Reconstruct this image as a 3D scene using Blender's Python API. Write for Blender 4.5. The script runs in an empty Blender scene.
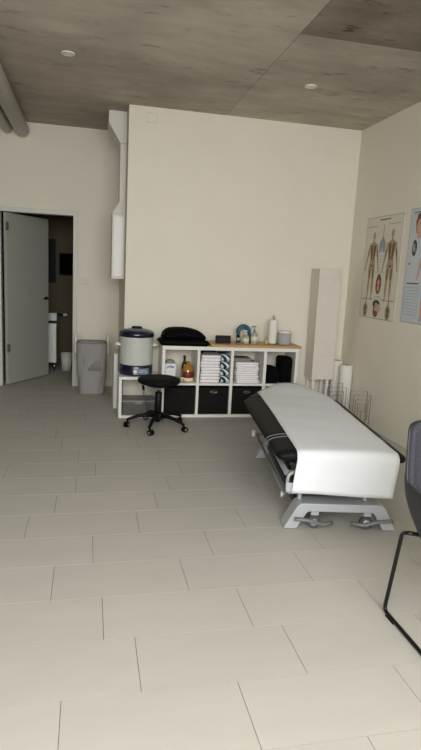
import bpy, bmesh, math, random
from mathutils import Vector, Matrix
random.seed(7)
PI = math.pi
D = bpy.data
SC = bpy.context.scene
COL = SC.collection

# ------------------------------------------------------------------ materials
def lin(c):
    return tuple((x/12.92 if x <= .04045 else ((x+.055)/1.055)**2.4) for x in c)

def mat(name, rgb, rough=.5, metal=0., var=.06, scale=14., bump=0., bscale=60., stretch=(1, 1, 1), coat=0., sheen=0., spec=.5):
    """procedural principled material; rgb is display sRGB 0..1"""
    m = D.materials.new(name); m.use_nodes = True
    nt = m.node_tree; n = nt.nodes; l = nt.links
    b = n['Principled BSDF']
    b.inputs['Roughness'].default_value = rough
    b.inputs['Metallic'].default_value = metal
    b.inputs['Specular IOR Level'].default_value = spec
    if coat: b.inputs['Coat Weight'].default_value = coat
    if sheen:
        b.inputs['Sheen Weight'].default_value = sheen
        b.inputs['Sheen Roughness'].default_value = .6
    tc = n.new('ShaderNodeTexCoord'); mp = n.new('ShaderNodeMapping')
    mp.inputs['Scale'].default_value = stretch
    l.new(tc.outputs['Object'], mp.inputs['Vector'])
    nz = n.new('ShaderNodeTexNoise'); nz.inputs['Scale'].default_value = scale
    nz.inputs['Detail'].default_value = 4
    l.new(mp.outputs['Vector'], nz.inputs['Vector'])
    rp = n.new('ShaderNodeValToRGB')
    c = lin(rgb)
    rp.color_ramp.elements[0].position = .3; rp.color_ramp.elements[1].position = .7
    rp.color_ramp.elements[0].color = tuple(max(0, x*(1-var)) for x in c)+(1,)
    rp.color_ramp.elements[1].color = tuple(min(1, x*(1+var)) for x in c)+(1,)
    l.new(nz.outputs['Fac'], rp.inputs['Fac'])
    l.new(rp.outputs['Color'], b.inputs['Base Color'])
    if bump:
        nb = n.new('ShaderNodeTexNoise'); nb.inputs['Scale'].default_value = bscale
        l.new(mp.outputs['Vector'], nb.inputs['Vector'])
        bp = n.new('ShaderNodeBump'); bp.inputs['Strength'].default_value = bump
        bp.inputs['Distance'].default_value = .004
        l.new(nb.outputs['Fac'], bp.inputs['Height']); l.new(bp.outputs['Normal'], b.inputs['Normal'])
    return m

M = {}
M['wall'] = mat('painted_plaster', (.885, .862, .802), .85, var=.015, scale=3, bump=.06, bscale=240)
M['wallgrey'] = mat('low_bounce_grey_plaster', (.34, .33, .31), .9, var=.02, scale=3)  # dark grey picked for the unseen walls to cut bounced light
M['white'] = mat('white_laminate', (.88, .87, .84), .4, var=.015)
M['frame'] = mat('white_frame_paint', (.80, .79, .75), .45, var=.02)
M['door'] = mat('grey_white_door_paint', (.67, .665, .63), .45, var=.02)
M['steel'] = mat('brushed_steel', (.62, .62, .62), .3, 1., stretch=(1, 1, 20))
M['darkmetal'] = mat('dark_metal', (.10, .10, .10), .4, .6)
M['blackplastic'] = mat('black_plastic', (.028, .028, .03), .5, spec=.2)
M['blackleather'] = mat('black_leatherette', (.022, .022, .024), .75, spec=.2, bump=.3, bscale=180)
M['blackcloth'] = mat('black_cloth', (.034, .032, .036), .95, spec=.1, var=.25, scale=60, bump=.6, bscale=120)
M['navy'] = mat('navy_enamel', (.038, .05, .165), .3, coat=.4, var=.05)
M['enamel'] = mat('light_grey_enamel', (.77, .775, .745), .3, coat=.4, var=.02)
M['panel'] = mat('grey_blue_panel', (.45, .49, .60), .4)
M['cream'] = mat('cream_plastic', (.88, .87, .82), .4)
M['wood'] = mat('beech_worktop', (.72, .56, .36), .5, var=.16, scale=9, stretch=(1.2, 14, 14))
M['towel'] = mat('white_terry', (.92, .905, .905), 1., var=.03, scale=80, bump=.35, bscale=260)
M['greytowel'] = mat('grey_terry', (.55, .53, .52), 1., var=.06, scale=80, bump=.7, bscale=260)
M['darkgreytowel'] = mat('dark_grey_terry', (.36, .35, .36), 1., var=.1, scale=80, bump=.7, bscale=260)
M['greyplastic'] = mat('grey_translucent_plastic', (.33, .32, .31), .35, var=.1)
M['greylid'] = mat('grey_lid', (.50, .48, .46), .45, var=.06)
M['carton'] = mat('white_carton', (.88, .87, .86), .7)
M['blueprint'] = mat('blue_print', (.40, .52, .68), .7)
M['amber'] = mat('amber_glass', (.62, .44, .16), .12, coat=.5, var=.12)
M['red'] = mat('dark_red_print', (.42, .10, .10), .5)
M['darkglass'] = mat('dark_red_glass', (.20, .07, .08), .12, coat=.5)
M['label'] = mat('cream_label', (.88, .84, .70), .7)
M['yellow'] = mat('yellow_green_liquid', (.72, .70, .40), .25)
M['clear'] = mat('frosted_clear_plastic', (.62, .62, .58), .2, coat=.3, var=.05)
M['teal'] = mat('teal_rubber', (.10, .34, .41), .5, var=.15, scale=50)
M['paper'] = mat('white_paper', (.85, .858, .868), .8, var=.015, scale=5, bump=.10, bscale=40, stretch=(1, 6, 6))
M['paperroll'] = mat('roll_paper', (.88, .87, .84), .85, var=.02)
M['lampshade'] = mat('rice_paper_shade', (.85, .825, .78), .9, var=.02, bump=.25, bscale=60, stretch=(.4, .4, 9))
M['speaker'] = mat('speaker_mesh', (.66, .66, .66), .95, var=.10, scale=300)
M['wire'] = mat('grey_wire', (.42, .41, .40), .4, .5)
M['vinyl'] = mat('charcoal_vinyl', (.052, .053, .058), .55, spec=.15, var=.06, bump=.15, bscale=200)
M['piping'] = mat('grey_piping', (.40, .40, .42), .5)
M['silver'] = mat('silver_grey_paint', (.68, .69, .70), .4, .1, var=.02)
M['rail'] = mat('light_grey_rail_paint', (.58, .58, .57), .45, .1)
M['midgrey'] = mat('mid_grey_paint', (.45, .455, .46), .45, .1)
M['darkframe'] = mat('dark_frame_paint', (.17, .17, .17), .5)
M['wcwall'] = mat('dimmed_wall_paint', (.36, .32, .25), .85, var=.02, scale=3)  # wall paint darkened to taupe, putting the washroom's dimness into the colour
M['hinge'] = mat('grey_hinge', (.40, .40, .39), .4, .3)
M['rubber'] = mat('grey_rubber', (.30, .30, .31), .7)
M['chairshell'] = mat('black_shell_plastic', (.17, .17, .17), .55)
M['chairfabric'] = mat('grey_melange_fabric', (.235, .232, .262), 1., var=.30, scale=160, bump=.6, bscale=220)
M['blackrod'] = mat('black_powder_coat', (.06, .06, .06), .35, .2)
M['basketcloth'] = mat('grey_laundry_cloth', (.60, .585, .57), .95, var=.05, scale=9, bump=.5, bscale=22)
M['webbing'] = mat('white_webbing', (.88, .86, .82), .9)
M['duct'] = mat('white_duct_paint', (.83, .815, .775), .5, var=.015)
M['pipe'] = mat('grey_white_pipe', (.70, .69, .66), .5, var=.05)
M['charts'] = mat('chart_paper', (.83, .81, .75), .5, var=.03, scale=8)
M['chartblue'] = mat('pale_blue_chart_paper', (.76, .79, .81), .5, var=.03, scale=8)
M['ink'] = mat('chart_dark_ink', (.22, .21, .20), .7)
M['greyink'] = mat('chart_grey_ink', (.50, .50, .50), .7)
M['skin'] = mat('chart_brown_figure', (.66, .57, .45), .7, var=.25, scale=60)
M['skindark'] = mat('chart_dark_brown', (.40, .31, .24), .7, var=.3, scale=60)
M['chartred'] = mat('chart_red', (.56, .27, .21), .7, var=.2, scale=60)
M['chartpink'] = mat('chart_pink', (.80, .62, .54), .7, var=.2, scale=60)
M['chartlung'] = mat('chart_grey_blue', (.56, .60, .61), .7, var=.15, scale=60)
M['olive'] = mat('chart_olive_figure', (.52, .49, .33), .7, var=.2, scale=60)
M['glassdark'] = mat('dark_picture_glass', (.03, .034, .038), .45, spec=.0, var=.3, scale=9)
M['mirror'] = mat('dark_mirror_glass', (.085, .08, .07), .5, spec=.1)
M['lightdisc'] = mat('white_light_lens', (.93, .92, .90), .4)
M['screen'] = mat('dim_display', (.07, .075, .07), .5, spec=.2)

def stripes_mat():
    m = mat('teal_black_white_stripes', (.1, .3, .35), 1., bump=.6, bscale=240)
    nt = m.node_tree; n = nt.nodes; l = nt.links; b = n['Principled BSDF']
    w = n.new('ShaderNodeTexWave'); w.wave_type = 'BANDS'; w.bands_direction = 'DIAGONAL'
    w.inputs['Scale'].default_value = 7.5; w.inputs['Distortion'].default_value = 2.5; w.inputs['Detail'].default_value = 1
    w.inputs['Phase Offset'].default_value = 1.2
    tc = n.new('ShaderNodeTexCoord'); l.new(tc.outputs['Object'], w.inputs['Vector'])
    r = n.new('ShaderNodeValToRGB'); r.color_ramp.interpolation = 'CONSTANT'
    e = r.color_ramp.elements
    e[0].position = 0; e[0].color = lin((.06, .08, .09))+(1,)
    e[1].position = .22; e[1].color = lin((.16, .46, .53))+(1,)
    x = e.new(.62); x.color = lin((.86, .87, .86))+(1,)
    l.new(w.outputs['Fac'], r.inputs['Fac']); l.new(r.outputs['Color'], b.inputs['Base Color'])
    return m
M['stripes'] = stripes_mat()

def woven_mat():
    m = mat('black_woven_basket', (.055, .055, .06), .8, spec=.15, var=.3, scale=90)
    nt = m.node_tree; n = nt.nodes; l = nt.links; b = n['Principled BSDF']
    w = n.new('ShaderNodeTexBrick'); w.inputs['Scale'].default_value = 40
    w.inputs['Color1'].default_value = lin((.12, .115, .11))+(1,)
    w.inputs['Color2'].default_value = lin((.07, .068, .066))+(1,)
    w.inputs['Mortar'].default_value = (.002, .002, .002, 1)
    tc = n.new('ShaderNodeTexCoord'); mp = n.new('ShaderNodeMapping')
    mp.inputs['Rotation'].default_value = (PI/2, 0, 0)
    l.new(tc.outputs['Object'], mp.inputs['Vector']); l.new(mp.outputs['Vector'], w.inputs['Vector'])
    l.new(w.outputs['Color'], b.inputs['Base Color'])
    return m
M['woven'] = woven_mat()

def island_mat(name, rgb, rough, vary, noise_scale, noise_var, stretch, bump, spots=0.):
    """large slabs: each slab of the mesh gets its own slight tint"""
    m = D.materials.new(name); m.use_nodes = True
    nt = m.node_tree; n = nt.nodes; l = nt.links; b = n['Principled BSDF']
    b.inputs['Roughness'].default_value = rough; b.inputs['Specular IOR Level'].default_value = .08
    tc = n.new('ShaderNodeTexCoord'); mp = n.new('ShaderNodeMapping'); mp.inputs['Scale'].default_value = stretch
    l.new(tc.outputs['Object'], mp.inputs['Vector'])
    nz = n.new('ShaderNodeTexNoise'); nz.inputs['Scale'].default_value = noise_scale
    nz.inputs['Detail'].default_value = 8; nz.inputs['Roughness'].default_value = .65
    l.new(mp.outputs['Vector'], nz.inputs['Vector'])
    geo = n.new('ShaderNodeNewGeometry')
    mr = n.new('ShaderNodeMapRange'); mr.inputs['To Min'].default_value = 1-vary; mr.inputs['To Max'].default_value = 1+vary
    l.new(geo.outputs['Random Per Island'], mr.inputs['Value'])
    mr2 = n.new('ShaderNodeMapRange'); mr2.inputs['From Min'].default_value = .3; mr2.inputs['From Max'].default_value = .7
    mr2.inputs['To Min'].default_value = 1-noise_var; mr2.inputs['To Max'].default_value = 1+noise_var
    l.new(nz.outputs['Fac'], mr2.inputs['Value'])
    mu = n.new('ShaderNodeMath'); mu.operation = 'MULTIPLY'
    l.new(mr.outputs['Result'], mu.inputs[0]); l.new(mr2.outputs['Result'], mu.inputs[1])
    last = mu.outputs['Value']
    if spots:
        n2 = n.new('ShaderNodeTexNoise'); n2.inputs['Scale'].default_value = 1.1; n2.inputs['Detail'].default_value = 6
        l.new(tc.outputs['Object'], n2.inputs['Vector'])
        m3 = n.new('ShaderNodeMapRange'); m3.inputs['From Min'].default_value = .35; m3.inputs['From Max'].default_value = .65
        m3.inputs['To Min'].default_value = 1-spots; m3.inputs['To Max'].default_value = 1+spots*.5
        l.new(n2.outputs['Fac'], m3.inputs['Value'])
        m4 = n.new('ShaderNodeMath'); m4.operation = 'MULTIPLY'
        l.new(last, m4.inputs[0]); l.new(m3.outputs['Result'], m4.inputs[1]); last = m4.outputs['Value']
        n5 = n.new('ShaderNodeTexNoise'); n5.inputs['Scale'].default_value = 5.5; n5.inputs['Detail'].default_value = 5
        l.new(mp.outputs['Vector'], n5.inputs['Vector'])
        m6 = n.new('ShaderNodeMapRange'); m6.inputs['From Min'].default_value = .63; m6.inputs['From Max'].default_value = .72
        m6.inputs['To Min'].default_value = 1; m6.inputs['To Max'].default_value = 1-spots*1.6
        l.new(n5.outputs['Fac'], m6.inputs['Value'])
        m7 = n.new('ShaderNodeMath'); m7.operation = 'MULTIPLY'
        l.new(last, m7.inputs[0]); l.new(m6.outputs['Result'], m7.inputs[1]); last = m7.outputs['Value']
    vm = n.new('ShaderNodeVectorMath'); vm.operation = 'SCALE'
    vm.inputs[0].default_value = lin(rgb)
    l.new(last, vm.inputs['Scale']); l.new(vm.outputs['Vector'], b.inputs['Base Color'])
    if bump:
        bp = n.new('ShaderNodeBump'); bp.inputs['Strength'].default_value = bump; bp.inputs['Distance'].default_value = .003
        l.new(nz.outputs['Fac'], bp.inputs['Height']); l.new(bp.outputs['Normal'], b.inputs['Normal'])
    return m
M['tile'] = island_mat('beige_grey_porcelain', (.685, .67, .632), .6, .022, 2.2, .035, (1, 3, 1), .04)
M['grout'] = mat('dark_grout', (.42, .40, .36), .9)
M['concrete'] = island_mat('board_marked_concrete', (.715, .685, .635), .85, .075, 2.4, .13, (.9, 2.6, 1), .3, .20)
M['concretedark'] = island_mat('darker_concrete_panel', (.56, .525, .47), .85, .03, 3.2, .20, (1., 2.4, 1), .3, .30)
M['seam'] = mat('concrete_seam', (.42, .40, .37), .9)

# ------------------------------------------------------------------ mesh helpers
def bx(bm, x0, x1, y0, y1, z0, z1, mi=0):
    vs = [bm.verts.new((x, y, z)) for z in (z0, z1) for y in (y0, y1) for x in (x0, x1)]
    for q in ((0, 2, 3, 1), (4, 5, 7, 6), (0, 1, 5, 4), (2, 6, 7, 3), (0, 4, 6, 2), (1, 3, 7, 5)):
        f = bm.faces.new([vs[i] for i in q]); f.material_index = mi
    return vs

def lathe(bm, prof, cx=0, cy=0, seg=28, mi=0, z0=0, a0=0., sx=1., sy=1.):
    rings = []
    for r, z in prof:
        if r < 1e-5: rings.append([bm.verts.new((cx, cy, z+z0))])
        else: rings.append([bm.verts.new((cx+sx*r*math.cos(a0+2*PI*k/seg), cy+sy*r*math.sin(a0+2*PI*k/seg), z+z0)) for k in range(seg)])
    for a, b in zip(rings, rings[1:]):
        for k in range(seg):
            k2 = (k+1) % seg
            if len(a) == 1 and len(b) == 1: continue
            if len(a) == 1: f = bm.faces.new((a[0], b[k2], b[k]))
            elif len(b) == 1: f = bm.faces.new((a[k], a[k2], b[0]))
            else: f = bm.faces.new((a[k], a[k2], b[k2], b[k]))
            f.material_index = mi; f.smooth = True
    for r in (rings[0], rings[-1]):
        if len(r) > 1:
            f = bm.faces.new(r); f.material_index = mi

def smooth_path(pts, closed=False, rad=.03, n=5):
    """round the corners of a polyline"""
    P = [Vector(p) for p in pts]; out = []
    N = len(P)
    for i in range(N):
        if not closed and i in (0, N-1): out.append(P[i]); continue
        a, b, c = P[i-1], P[i], P[(i+1) % N]
        r = min(rad, (a-b).length*.45, (c-b).length*.45)
        p0 = b+(a-b).normalized()*r; p1 = b+(c-b).normalized()*r
        for k in range(n+1):
            t = k/n
            out.append((1-t)**2*p0+2*t*(1-t)*b+t*t*p1)
    return out

def tube(bm, pts, r, seg=8, closed=False, mi=0, radii=None, flat=1.):
    P = [Vector(p) for p in pts]; N = len(P)
    rings = []; up = None
    for i in range(N):
        if closed: t = P[(i+1) % N]-P[i-1]
        else: t = P[min(i+1, N-1)]-P[max(i-1, 0)]
        t.normalize()
        if up is None:
            up = Vector((0, 0, 1)) if abs(t.z) < .9 else Vector((1, 0, 0))
        s = t.cross(up).normalized(); up = s.cross(t).normalized()
        rr = radii[i] if radii else r
        rings.append([bm.verts.new(P[i]+s*rr*math.cos(2*PI*k/seg)+up*rr*flat*math.sin(2*PI*k/seg)) for k in range(seg)])
    pairs = list(zip(rings, rings[1:]))+([(rings[-1], rings[0])] if closed else [])
    for a, b in pairs:
        for k in range(seg):
            k2 = (k+1) % seg
            f = bm.faces.new((a[k], a[k2], b[k2], b[k])); f.smooth = True; f.material_index = mi
    if not closed:
        for r_ in (rings[0], rings[-1]):
            f = bm.faces.new(r_); f.material_index = mi

def prism(bm, poly, axis, d0, d1, mi=0):
    """poly: 2D list; axis 'y': poly is (x,z), 'x': (y,z), 'z': (x,y)"""
    def v(p, d):
        return {'y': (p[0], d, p[1]), 'x': (d, p[0], p[1]), 'z': (p[0], p[1], d)}[axis]
    a = [bm.verts.new(v(p, d0)) for p in poly]; b = [bm.verts.new(v(p, d1)) for p in poly]
    n = len(poly)
    for f in (bm.faces.new(a), bm.faces.new(b)): f.material_index = mi
    for k in range(n):
        f = bm.faces.new((a[k], a[(k+1) % n], b[(k+1) % n], b[k])); f.material_index = mi

def obj(name, bm, mats, parent=None, bevel=0., seg=2, loc=None, smooth=False, sub=0):
    bmesh.ops.recalc_face_normals(bm, faces=bm.faces)
    me = D.meshes.new(name); bm.to_mesh(me); bm.free()
    for m in (mats if isinstance(mats, (list, tuple)) else [mats]):
        me.materials.append(M[m] if isinstance(m, str) else m)
    o = D.objects.new(name, me); COL.objects.link(o)
    if smooth:
        for p in me.polygons: p.use_smooth = True
    if loc: o.location = loc
    if parent: o.parent = parent
    if bevel:
        b = o.modifiers.new('bevel', 'BEVEL'); b.width = bevel; b.segments = seg; b.limit_method = 'ANGLE'
    if sub:
        s = o.modifiers.new('subdivision', 'SUBSURF'); s.levels = sub; s.render_levels = sub
    return o

def tag(o, label=None, cat=None, group=None, kind=None):
    if label: o['label'] = label
    if cat: o['category'] = cat
    if group: o['group'] = group
    if kind: o['kind'] = kind
    return o

def thing(name, label, cat, loc=(0, 0, 0), rz=0, group=None):
    o = D.objects.new(name, None); COL.objects.link(o)
    o.location = loc; o.rotation_euler = (0, 0, rz); o.empty_display_size = .1
    return tag(o, label, cat, group)

def struct(name, bm, mats, **k):
    o = obj(name, bm, mats, **k); o['kind'] = 'structure'; return o

def B(): return bmesh.new()

def copy_tree(o, parent=None):
    c = o.copy(); COL.objects.link(c)
    if parent: c.parent = parent
    for ch in o.children: copy_tree(ch, c)
    return c

# ------------------------------------------------------------------ room shell
CZ = 3.19          # ceiling
RX = 2.96          # right wall
BY = 6.20          # wall behind the shelving
FY = 7.42          # far wall with the door
SX = .385          # return of the wall
NY = -.6          # wall behind the camera
LX = -3.4          # left wall

bm = B()
bx(bm, LX, RX+.1, NY, FY+1.7, -.08, -.0025, 1)
P = .66; RH = .3215; g = .0013
offs = {0: .58, 1: .21, 2: .08, 3: .503, 4: .04, 5: .316, 6: .465, 7: .588, 8: .07, 9: .597, 10: .447, -1: .30, -2: .05}
k0 = int((NY-1.531)/RH)-1
for k in range(k0, 24):
    y0 = 1.531+RH*k; y1 = y0+RH
    y0 = max(y0, NY); y1 = min(y1, FY+1.7)
    if y1-y0 < .02: continue
    off = offs.get(k, random.random()*P)
    i = math.floor((LX-off)/P)
    while off+i*P < RX+.1:
        x0 = max(off+i*P, LX); x1 = min(off+(i+1)*P, RX+.1); i += 1
        if x1-x0 < .02: continue
        bx(bm, x0+g, x1-g, y0+g, y1-g, -.02, 0, 0)
struct('floor', bm, ['tile', 'grout'])

bm = B()
bx(bm, LX, RX+.1, NY, FY+.15, CZ+.004, CZ+.2, 2)
ys = [NY, .25, .79, 1.33, 1.87, 2.41, 2.95, 3.49, 4.03, 4.57, 5.11, 5.65, 6.19, FY+.15]
xs = [LX, -.9, 1.40, RX+.1]
for j in range(len(ys)-1):
    for i in range(len(xs)-1):
        dark = (i == 2 and 5 <= j <= 7) or (i == 0 and j in (3, 4))
        bx(bm, xs[i]+.002, xs[i+1]-.002, ys[j]+.002, ys[j+1]-.002, CZ, CZ+.02, 1 if dark else 0)
struct('ceiling', bm, ['concrete', 'concretedark', 'seam'])

bm = B(); bx(bm, RX, RX+.12, NY, BY+.2, 0, CZ); struct('wall_right', bm, 'wall')
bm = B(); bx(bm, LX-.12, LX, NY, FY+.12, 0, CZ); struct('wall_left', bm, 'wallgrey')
bm = B(); bx(bm, SX, RX, BY, FY+.12, 0, CZ); struct('wall_back', bm, 'wall')      # projecting block behind the shelves
# far wall with the doorway
DX0, DX1, DH = -1.055, -.19, 2.155
bm = B()
bx(bm, LX, DX0, FY, FY+.12, 0, CZ); bx(bm, DX1, SX, FY, FY+.12, 0, CZ); bx(bm, DX0, DX1, FY, FY+.12, DH, CZ)
struct('wall_far', bm, 'wall')
# wall behind the camera with a wide window opening
WX0, WX1, WZ0, WZ1 = -1.7, 2.1, .05, 2.95
bm = B()
bx(bm, LX, WX0, NY-.2, NY, 0, CZ); bx(bm, WX1, RX+.12, NY-.2, NY, 0, CZ)
bx(bm, WX0, WX1, NY-.2, NY, WZ1, CZ); bx(bm, WX0, WX1, NY-.2, NY, 0, WZ0)
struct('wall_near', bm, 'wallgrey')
bm = B()
for x in (WX0, WX1-.06): bx(bm, x, x+.06, NY-.12, NY-.05, WZ0, WZ1)
for z in (WZ0, WZ1-.06): bx(bm, WX0+.06, WX1-.06, NY-.12, NY-.05, z, z+.06)
for k in (1, 2): bx(bm, WX0+k*1.26-.03, WX0+k*1.26+.03, NY-.12, NY-.05, WZ0+.06, WZ1-.06)
struct('window_1', bm, 'frame')
# small washroom behind the doorway
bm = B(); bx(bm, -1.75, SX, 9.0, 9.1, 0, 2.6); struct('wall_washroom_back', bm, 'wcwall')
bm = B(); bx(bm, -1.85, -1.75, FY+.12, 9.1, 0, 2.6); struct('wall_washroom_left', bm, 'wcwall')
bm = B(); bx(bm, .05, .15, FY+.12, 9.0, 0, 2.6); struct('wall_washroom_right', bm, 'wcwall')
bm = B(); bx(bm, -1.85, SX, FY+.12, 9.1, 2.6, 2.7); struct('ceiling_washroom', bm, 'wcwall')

# door frame + leaf
df = thing('trim_1', None, None); df['kind'] = 'structure'
bm = B()
bx(bm, DX1-.004, DX1+.05, FY-.018, FY+.13, 0, DH+.05); bx(bm, DX0-.05, DX0+.004, FY-.018, FY+.13, 0, DH+.05)
bx(bm, DX0+.004, DX1-.004, FY-.018, FY+.13, DH-.004, DH+.05)
o = obj('door_frame', bm, 'frame', df, bevel=.004)
dr = D.objects.new('door_1', None); COL.objects.link(dr); dr['kind'] = 'structure'
dr.location = (DX0+.03, FY+.03, 0); dr.rotation_euler = (0, 0, math.radians(59))
bm = B(); bx(bm, .006, .872, -.04, 0, .012, DH-.012); obj('door_leaf', bm, 'door', dr, bevel=.003)
for z in (.43, 1.93):
    bm = B(); lathe(bm, [(.0, 0), (.011, .0), (.011, .10), (0, .10)], .0, -.052, 12, z0=z)
    bx(bm, .004, .05, -.043, -.0405, z+.005, z+.095)
    obj('hinge', bm, 'hinge', dr)
bm = B()
lathe(bm, [(0, 0), (.026, 0), (.026, .008), (0, .008)], seg=18)
for v in bm.verts: v.co = Vector((.815+v.co.x, -.041-v.co.z, 1.085+v.co.y))
tube(bm, smooth_path([(.815, -.045, 1.085), (.815, -.085, 1.085), (.70, -.085, 1.085)], rad=.02), .0095)
obj('door_handle', bm, 'darkmetal', dr)

# washroom contents
van = thing('washbasin_cabinet', 'white washbasin cabinet seen past the half-open door', 'cabinet', (-.725, 8.72, 0))
bm = B(); bx(bm, -.27, .27, -.2, .2, .12, .70); obj('body', bm, 'white', van, bevel=.004)
bm = B(); bx(bm, -.265, .265, -.19, .2, .702, .735); tag(obj('gap_strip', bm, 'blackplastic', van), 'dark gap under the basin')
bm = B(); bx(bm, -.28, .28, -.21, .2, .737, .855); obj('basin', bm, 'enamel', van, bevel=.012)
for sx in (-.24, .24):
    for sy in (-.17, .17):
        bm = B(); lathe(bm, [(0, 0), (.014, 0), (.014, .12), (0, .12)], sx, sy, 10); obj('leg', bm, 'steel', van)
tp = thing('tap', 'dark wall fitting with a short arm beside the washbasin', 'tap', (-.36, 9.0, .80))
bm = B(); tube(bm, smooth_path([(0, 0, 0), (0, -.10, 0), (-.075, -.10, 0)], rad=.02), .014)
obj('arm', bm, 'darkmetal', tp)
bm = B(); lathe(bm, [(0, 0), (.022, 0), (.022, .06), (0, .06)], 0, 0, 14)
for v in bm.verts: v.co = Vector((.005+v.co.z-.02, -.10+v.co.x, v.co.y))
tag(obj('end_cap', bm, 'carton', tp), 'pale end of the fitting')
bnx = thing('waste_bin', 'small white waste bin on the washroom floor beyond the doorway', 'bin', (-.31, 8.6, 0))
bm = B(); lathe(bm, [(0, 0), (.072, 0), (.085, .25), (.08, .25), (.068, .01), (0, .01)]); obj('bucket', bm, 'white', bnx)
bm = B(); tube(bm, [(.084*math.cos(a), .084*math.sin(a), .252) for a in [2*PI*k/24 for k in range(24)]], .006, 6, True); obj('rim', bm, 'cream', bnx)
pic = thing('picture', 'black framed picture hanging on the dim washroom wall', 'picture', (-.305, 8.999, 1.56))
bm = B(); bx(bm, -.125, .125, -.02, -.001, -.155, .155); obj('picture_glass', bm, 'glassdark', pic)
bm = B()
for a in ((-.14, -.125, -.17, .17), (.125, .14, -.17, .17), (-.125, .125, .155, .17), (-.125, .125, -.17, -.155)):
    bx(bm, a[0], a[1], -.028, -.001, a[2], a[3])
obj('picture_frame', bm, 'blackplastic', pic)
bm = B()
prism(bm, [(.075, -.09), (.115, -.12), (.12, .09), (.09, .03), (.065, -.02)], 'y', -.022, -.0205)  # glint on the glass, painted as a flat pale shape, not printed matter
tag(obj('print', bm, 'chartlung', pic), 'pale glint painted on the picture glass')
mr = thing('mirror', 'narrow dark mirror above the washbasin cabinet', 'mirror', (-.638, 8.999, 1.60))
bm = B(); bx(bm, -.145, .145, -.012, -.001, -.315, .315); obj('mirror_glass', bm, 'mirror', mr)
bm = B()
for a in ((-.155, -.145, -.325, .325), (.145, .155, -.325, .325), (-.145, .145, .315, .325), (-.145, .145, -.325, -.315)):
    bx(bm, a[0], a[1], -.016, -.001, a[2], a[3])
obj('mirror_frame', bm, 'blackplastic', mr)

# ------------------------------------------------------------------ wall and ceiling fittings
sw = thing('light_switch', 'white square light switch between the doorway and the duct', 'switch', (-.045, FY-.001, 1.362))
bm = B(); bx(bm, -.042, .042, -.009, 0, -.042, .042); obj('plate', bm, 'frame', sw, bevel=.003)
bm = B(); bx(bm, -.029, .029, -.014, -.0095, -.029, .029); obj('rocker', bm, 'frame', sw, bevel=.002)
cp = thing('cover_plate', 'white square cover plate high up on the large wall', 'cover plate', (.622, BY-.0008, 3.083))
bm = B(); bx(bm, -.048, .048, -.006, 0, -.045, .045); obj('plate', bm, 'wall', cp, bevel=.002)
bm = B()
for a in ((-.052, -.048, -.049, .049), (.048, .052, -.049, .049), (-.048, .048, .045, .049), (-.048, .048, -.049, -.045)):
    bx(bm, a[0], a[1], -.009, 0, a[2], a[3])
obj('rim', bm, 'frame', cp)
def downlight(label, x, y):
    t = thing('ceiling_light', label, 'ceiling light', (x, y, CZ), group='round recessed ceiling lights')
    bm = B(); lathe(bm, [(.040, -.004), (.040, -.010), (.052, -.008), (.055, -.0005), (.040, -.0005)], seg=28); obj('trim_ring', bm, 'white', t)
    bm = B(); lathe(bm, [(0, -.0008), (.0385, -.0008), (.0385, -.006), (0, -.008)], seg=28); obj('lens', bm, 'lightdisc', t)
downlight('round white recessed ceiling light above the doorway side, the left one', -.18, 4.966)
downlight('round white recessed ceiling light near the right wall, below the dark panel', 1.874, 5.005)

def wall_pipe(label, x, z, r):
    t = thing('ceiling_pipe', label, 'pipe', (x, 0, z), group='pipes under the ceiling')
    bm = B(); tube(bm, [(0, NY+.02, 0), (0, 2, 0), (0, 5, 0), (0, FY-.001, 0)], r, 24); obj('pipe_run', bm, 'pipe', t)
    bm = B(); tube(bm, [(0, FY-.03, 0), (0, FY-.001, 0)], r+.008, 24); obj('wall_collar', bm, 'frame', t)
    for y in (1.5, 4.2):
        bm = B(); tube(bm, [(0, y-.012, 0), (0, y+.012, 0)], r+.006, 24)
        bx(bm, -.006, .006, y-.008, y+.008, r, CZ-z); obj('pipe_clamp', bm, 'frame', t)
wall_pipe('thicker grey-white pipe under the ceiling, nearer the room', -.79, 3.092, .082)
wall_pipe('thinner grey-white pipe under the ceiling, at the left edge', -.955, 3.095, .058)

vd = thing('ventilation_duct', 'white angular ventilation duct and box on the wall return', 'duct', (0, 0, 0))
x1 = SX-.0015
bm = B(); prism(bm, [(.245, 1.425), (x1, 1.425), (x1, 2.13), (.245, 2.13)], 'y', 6.45, 6.80); bxf = obj('filter_box', bm, 'duct', vd, bevel=.004)
bm = B(); bx(bm, .262, .37, 6.444, 6.4495, 1.45, 2.10); tag(obj('access_panel', bm, 'white', bxf, bevel=.003), 'smooth white front panel')
bm = B(); bx(bm, .285, .30, 6.441, 6.4435, 1.468, 1.474); obj('latch', bm, 'steel', bxf)
bm = B()
a = [(.245, 6.45), (x1, 6.45), (x1, 6.80), (.245, 6.80)]; b_ = [(.318, 6.47), (x1, 6.47), (x1, 6.70), (.318, 6.70)]
va = [bm.verts.new((p[0], p[1], 2.131)) for p in a]; vb = [bm.verts.new((p[0], p[1], 2.26)) for p in b_]
bm.faces.new(va); bm.faces.new(vb)
for k in range(4): bm.faces.new((va[k], va[(k+1) % 4], vb[(k+1) % 4], vb[k]))
obj('shoulder', bm, 'duct', vd)
bm = B(); bx(bm, .318, x1, 6.47, 6.70, 2.261, 2.86); obj('riser', bm, 'duct', vd, bevel=.003)
bm = B()
prism(bm, [(.318, 2.862), (x1, 2.862), (x1, CZ-.002), (.19, CZ-.002), (.19, 3.06)], 'y', 6.47, 6.80)
obj('top_elbow', bm, 'duct', vd, bevel=.004)

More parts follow.
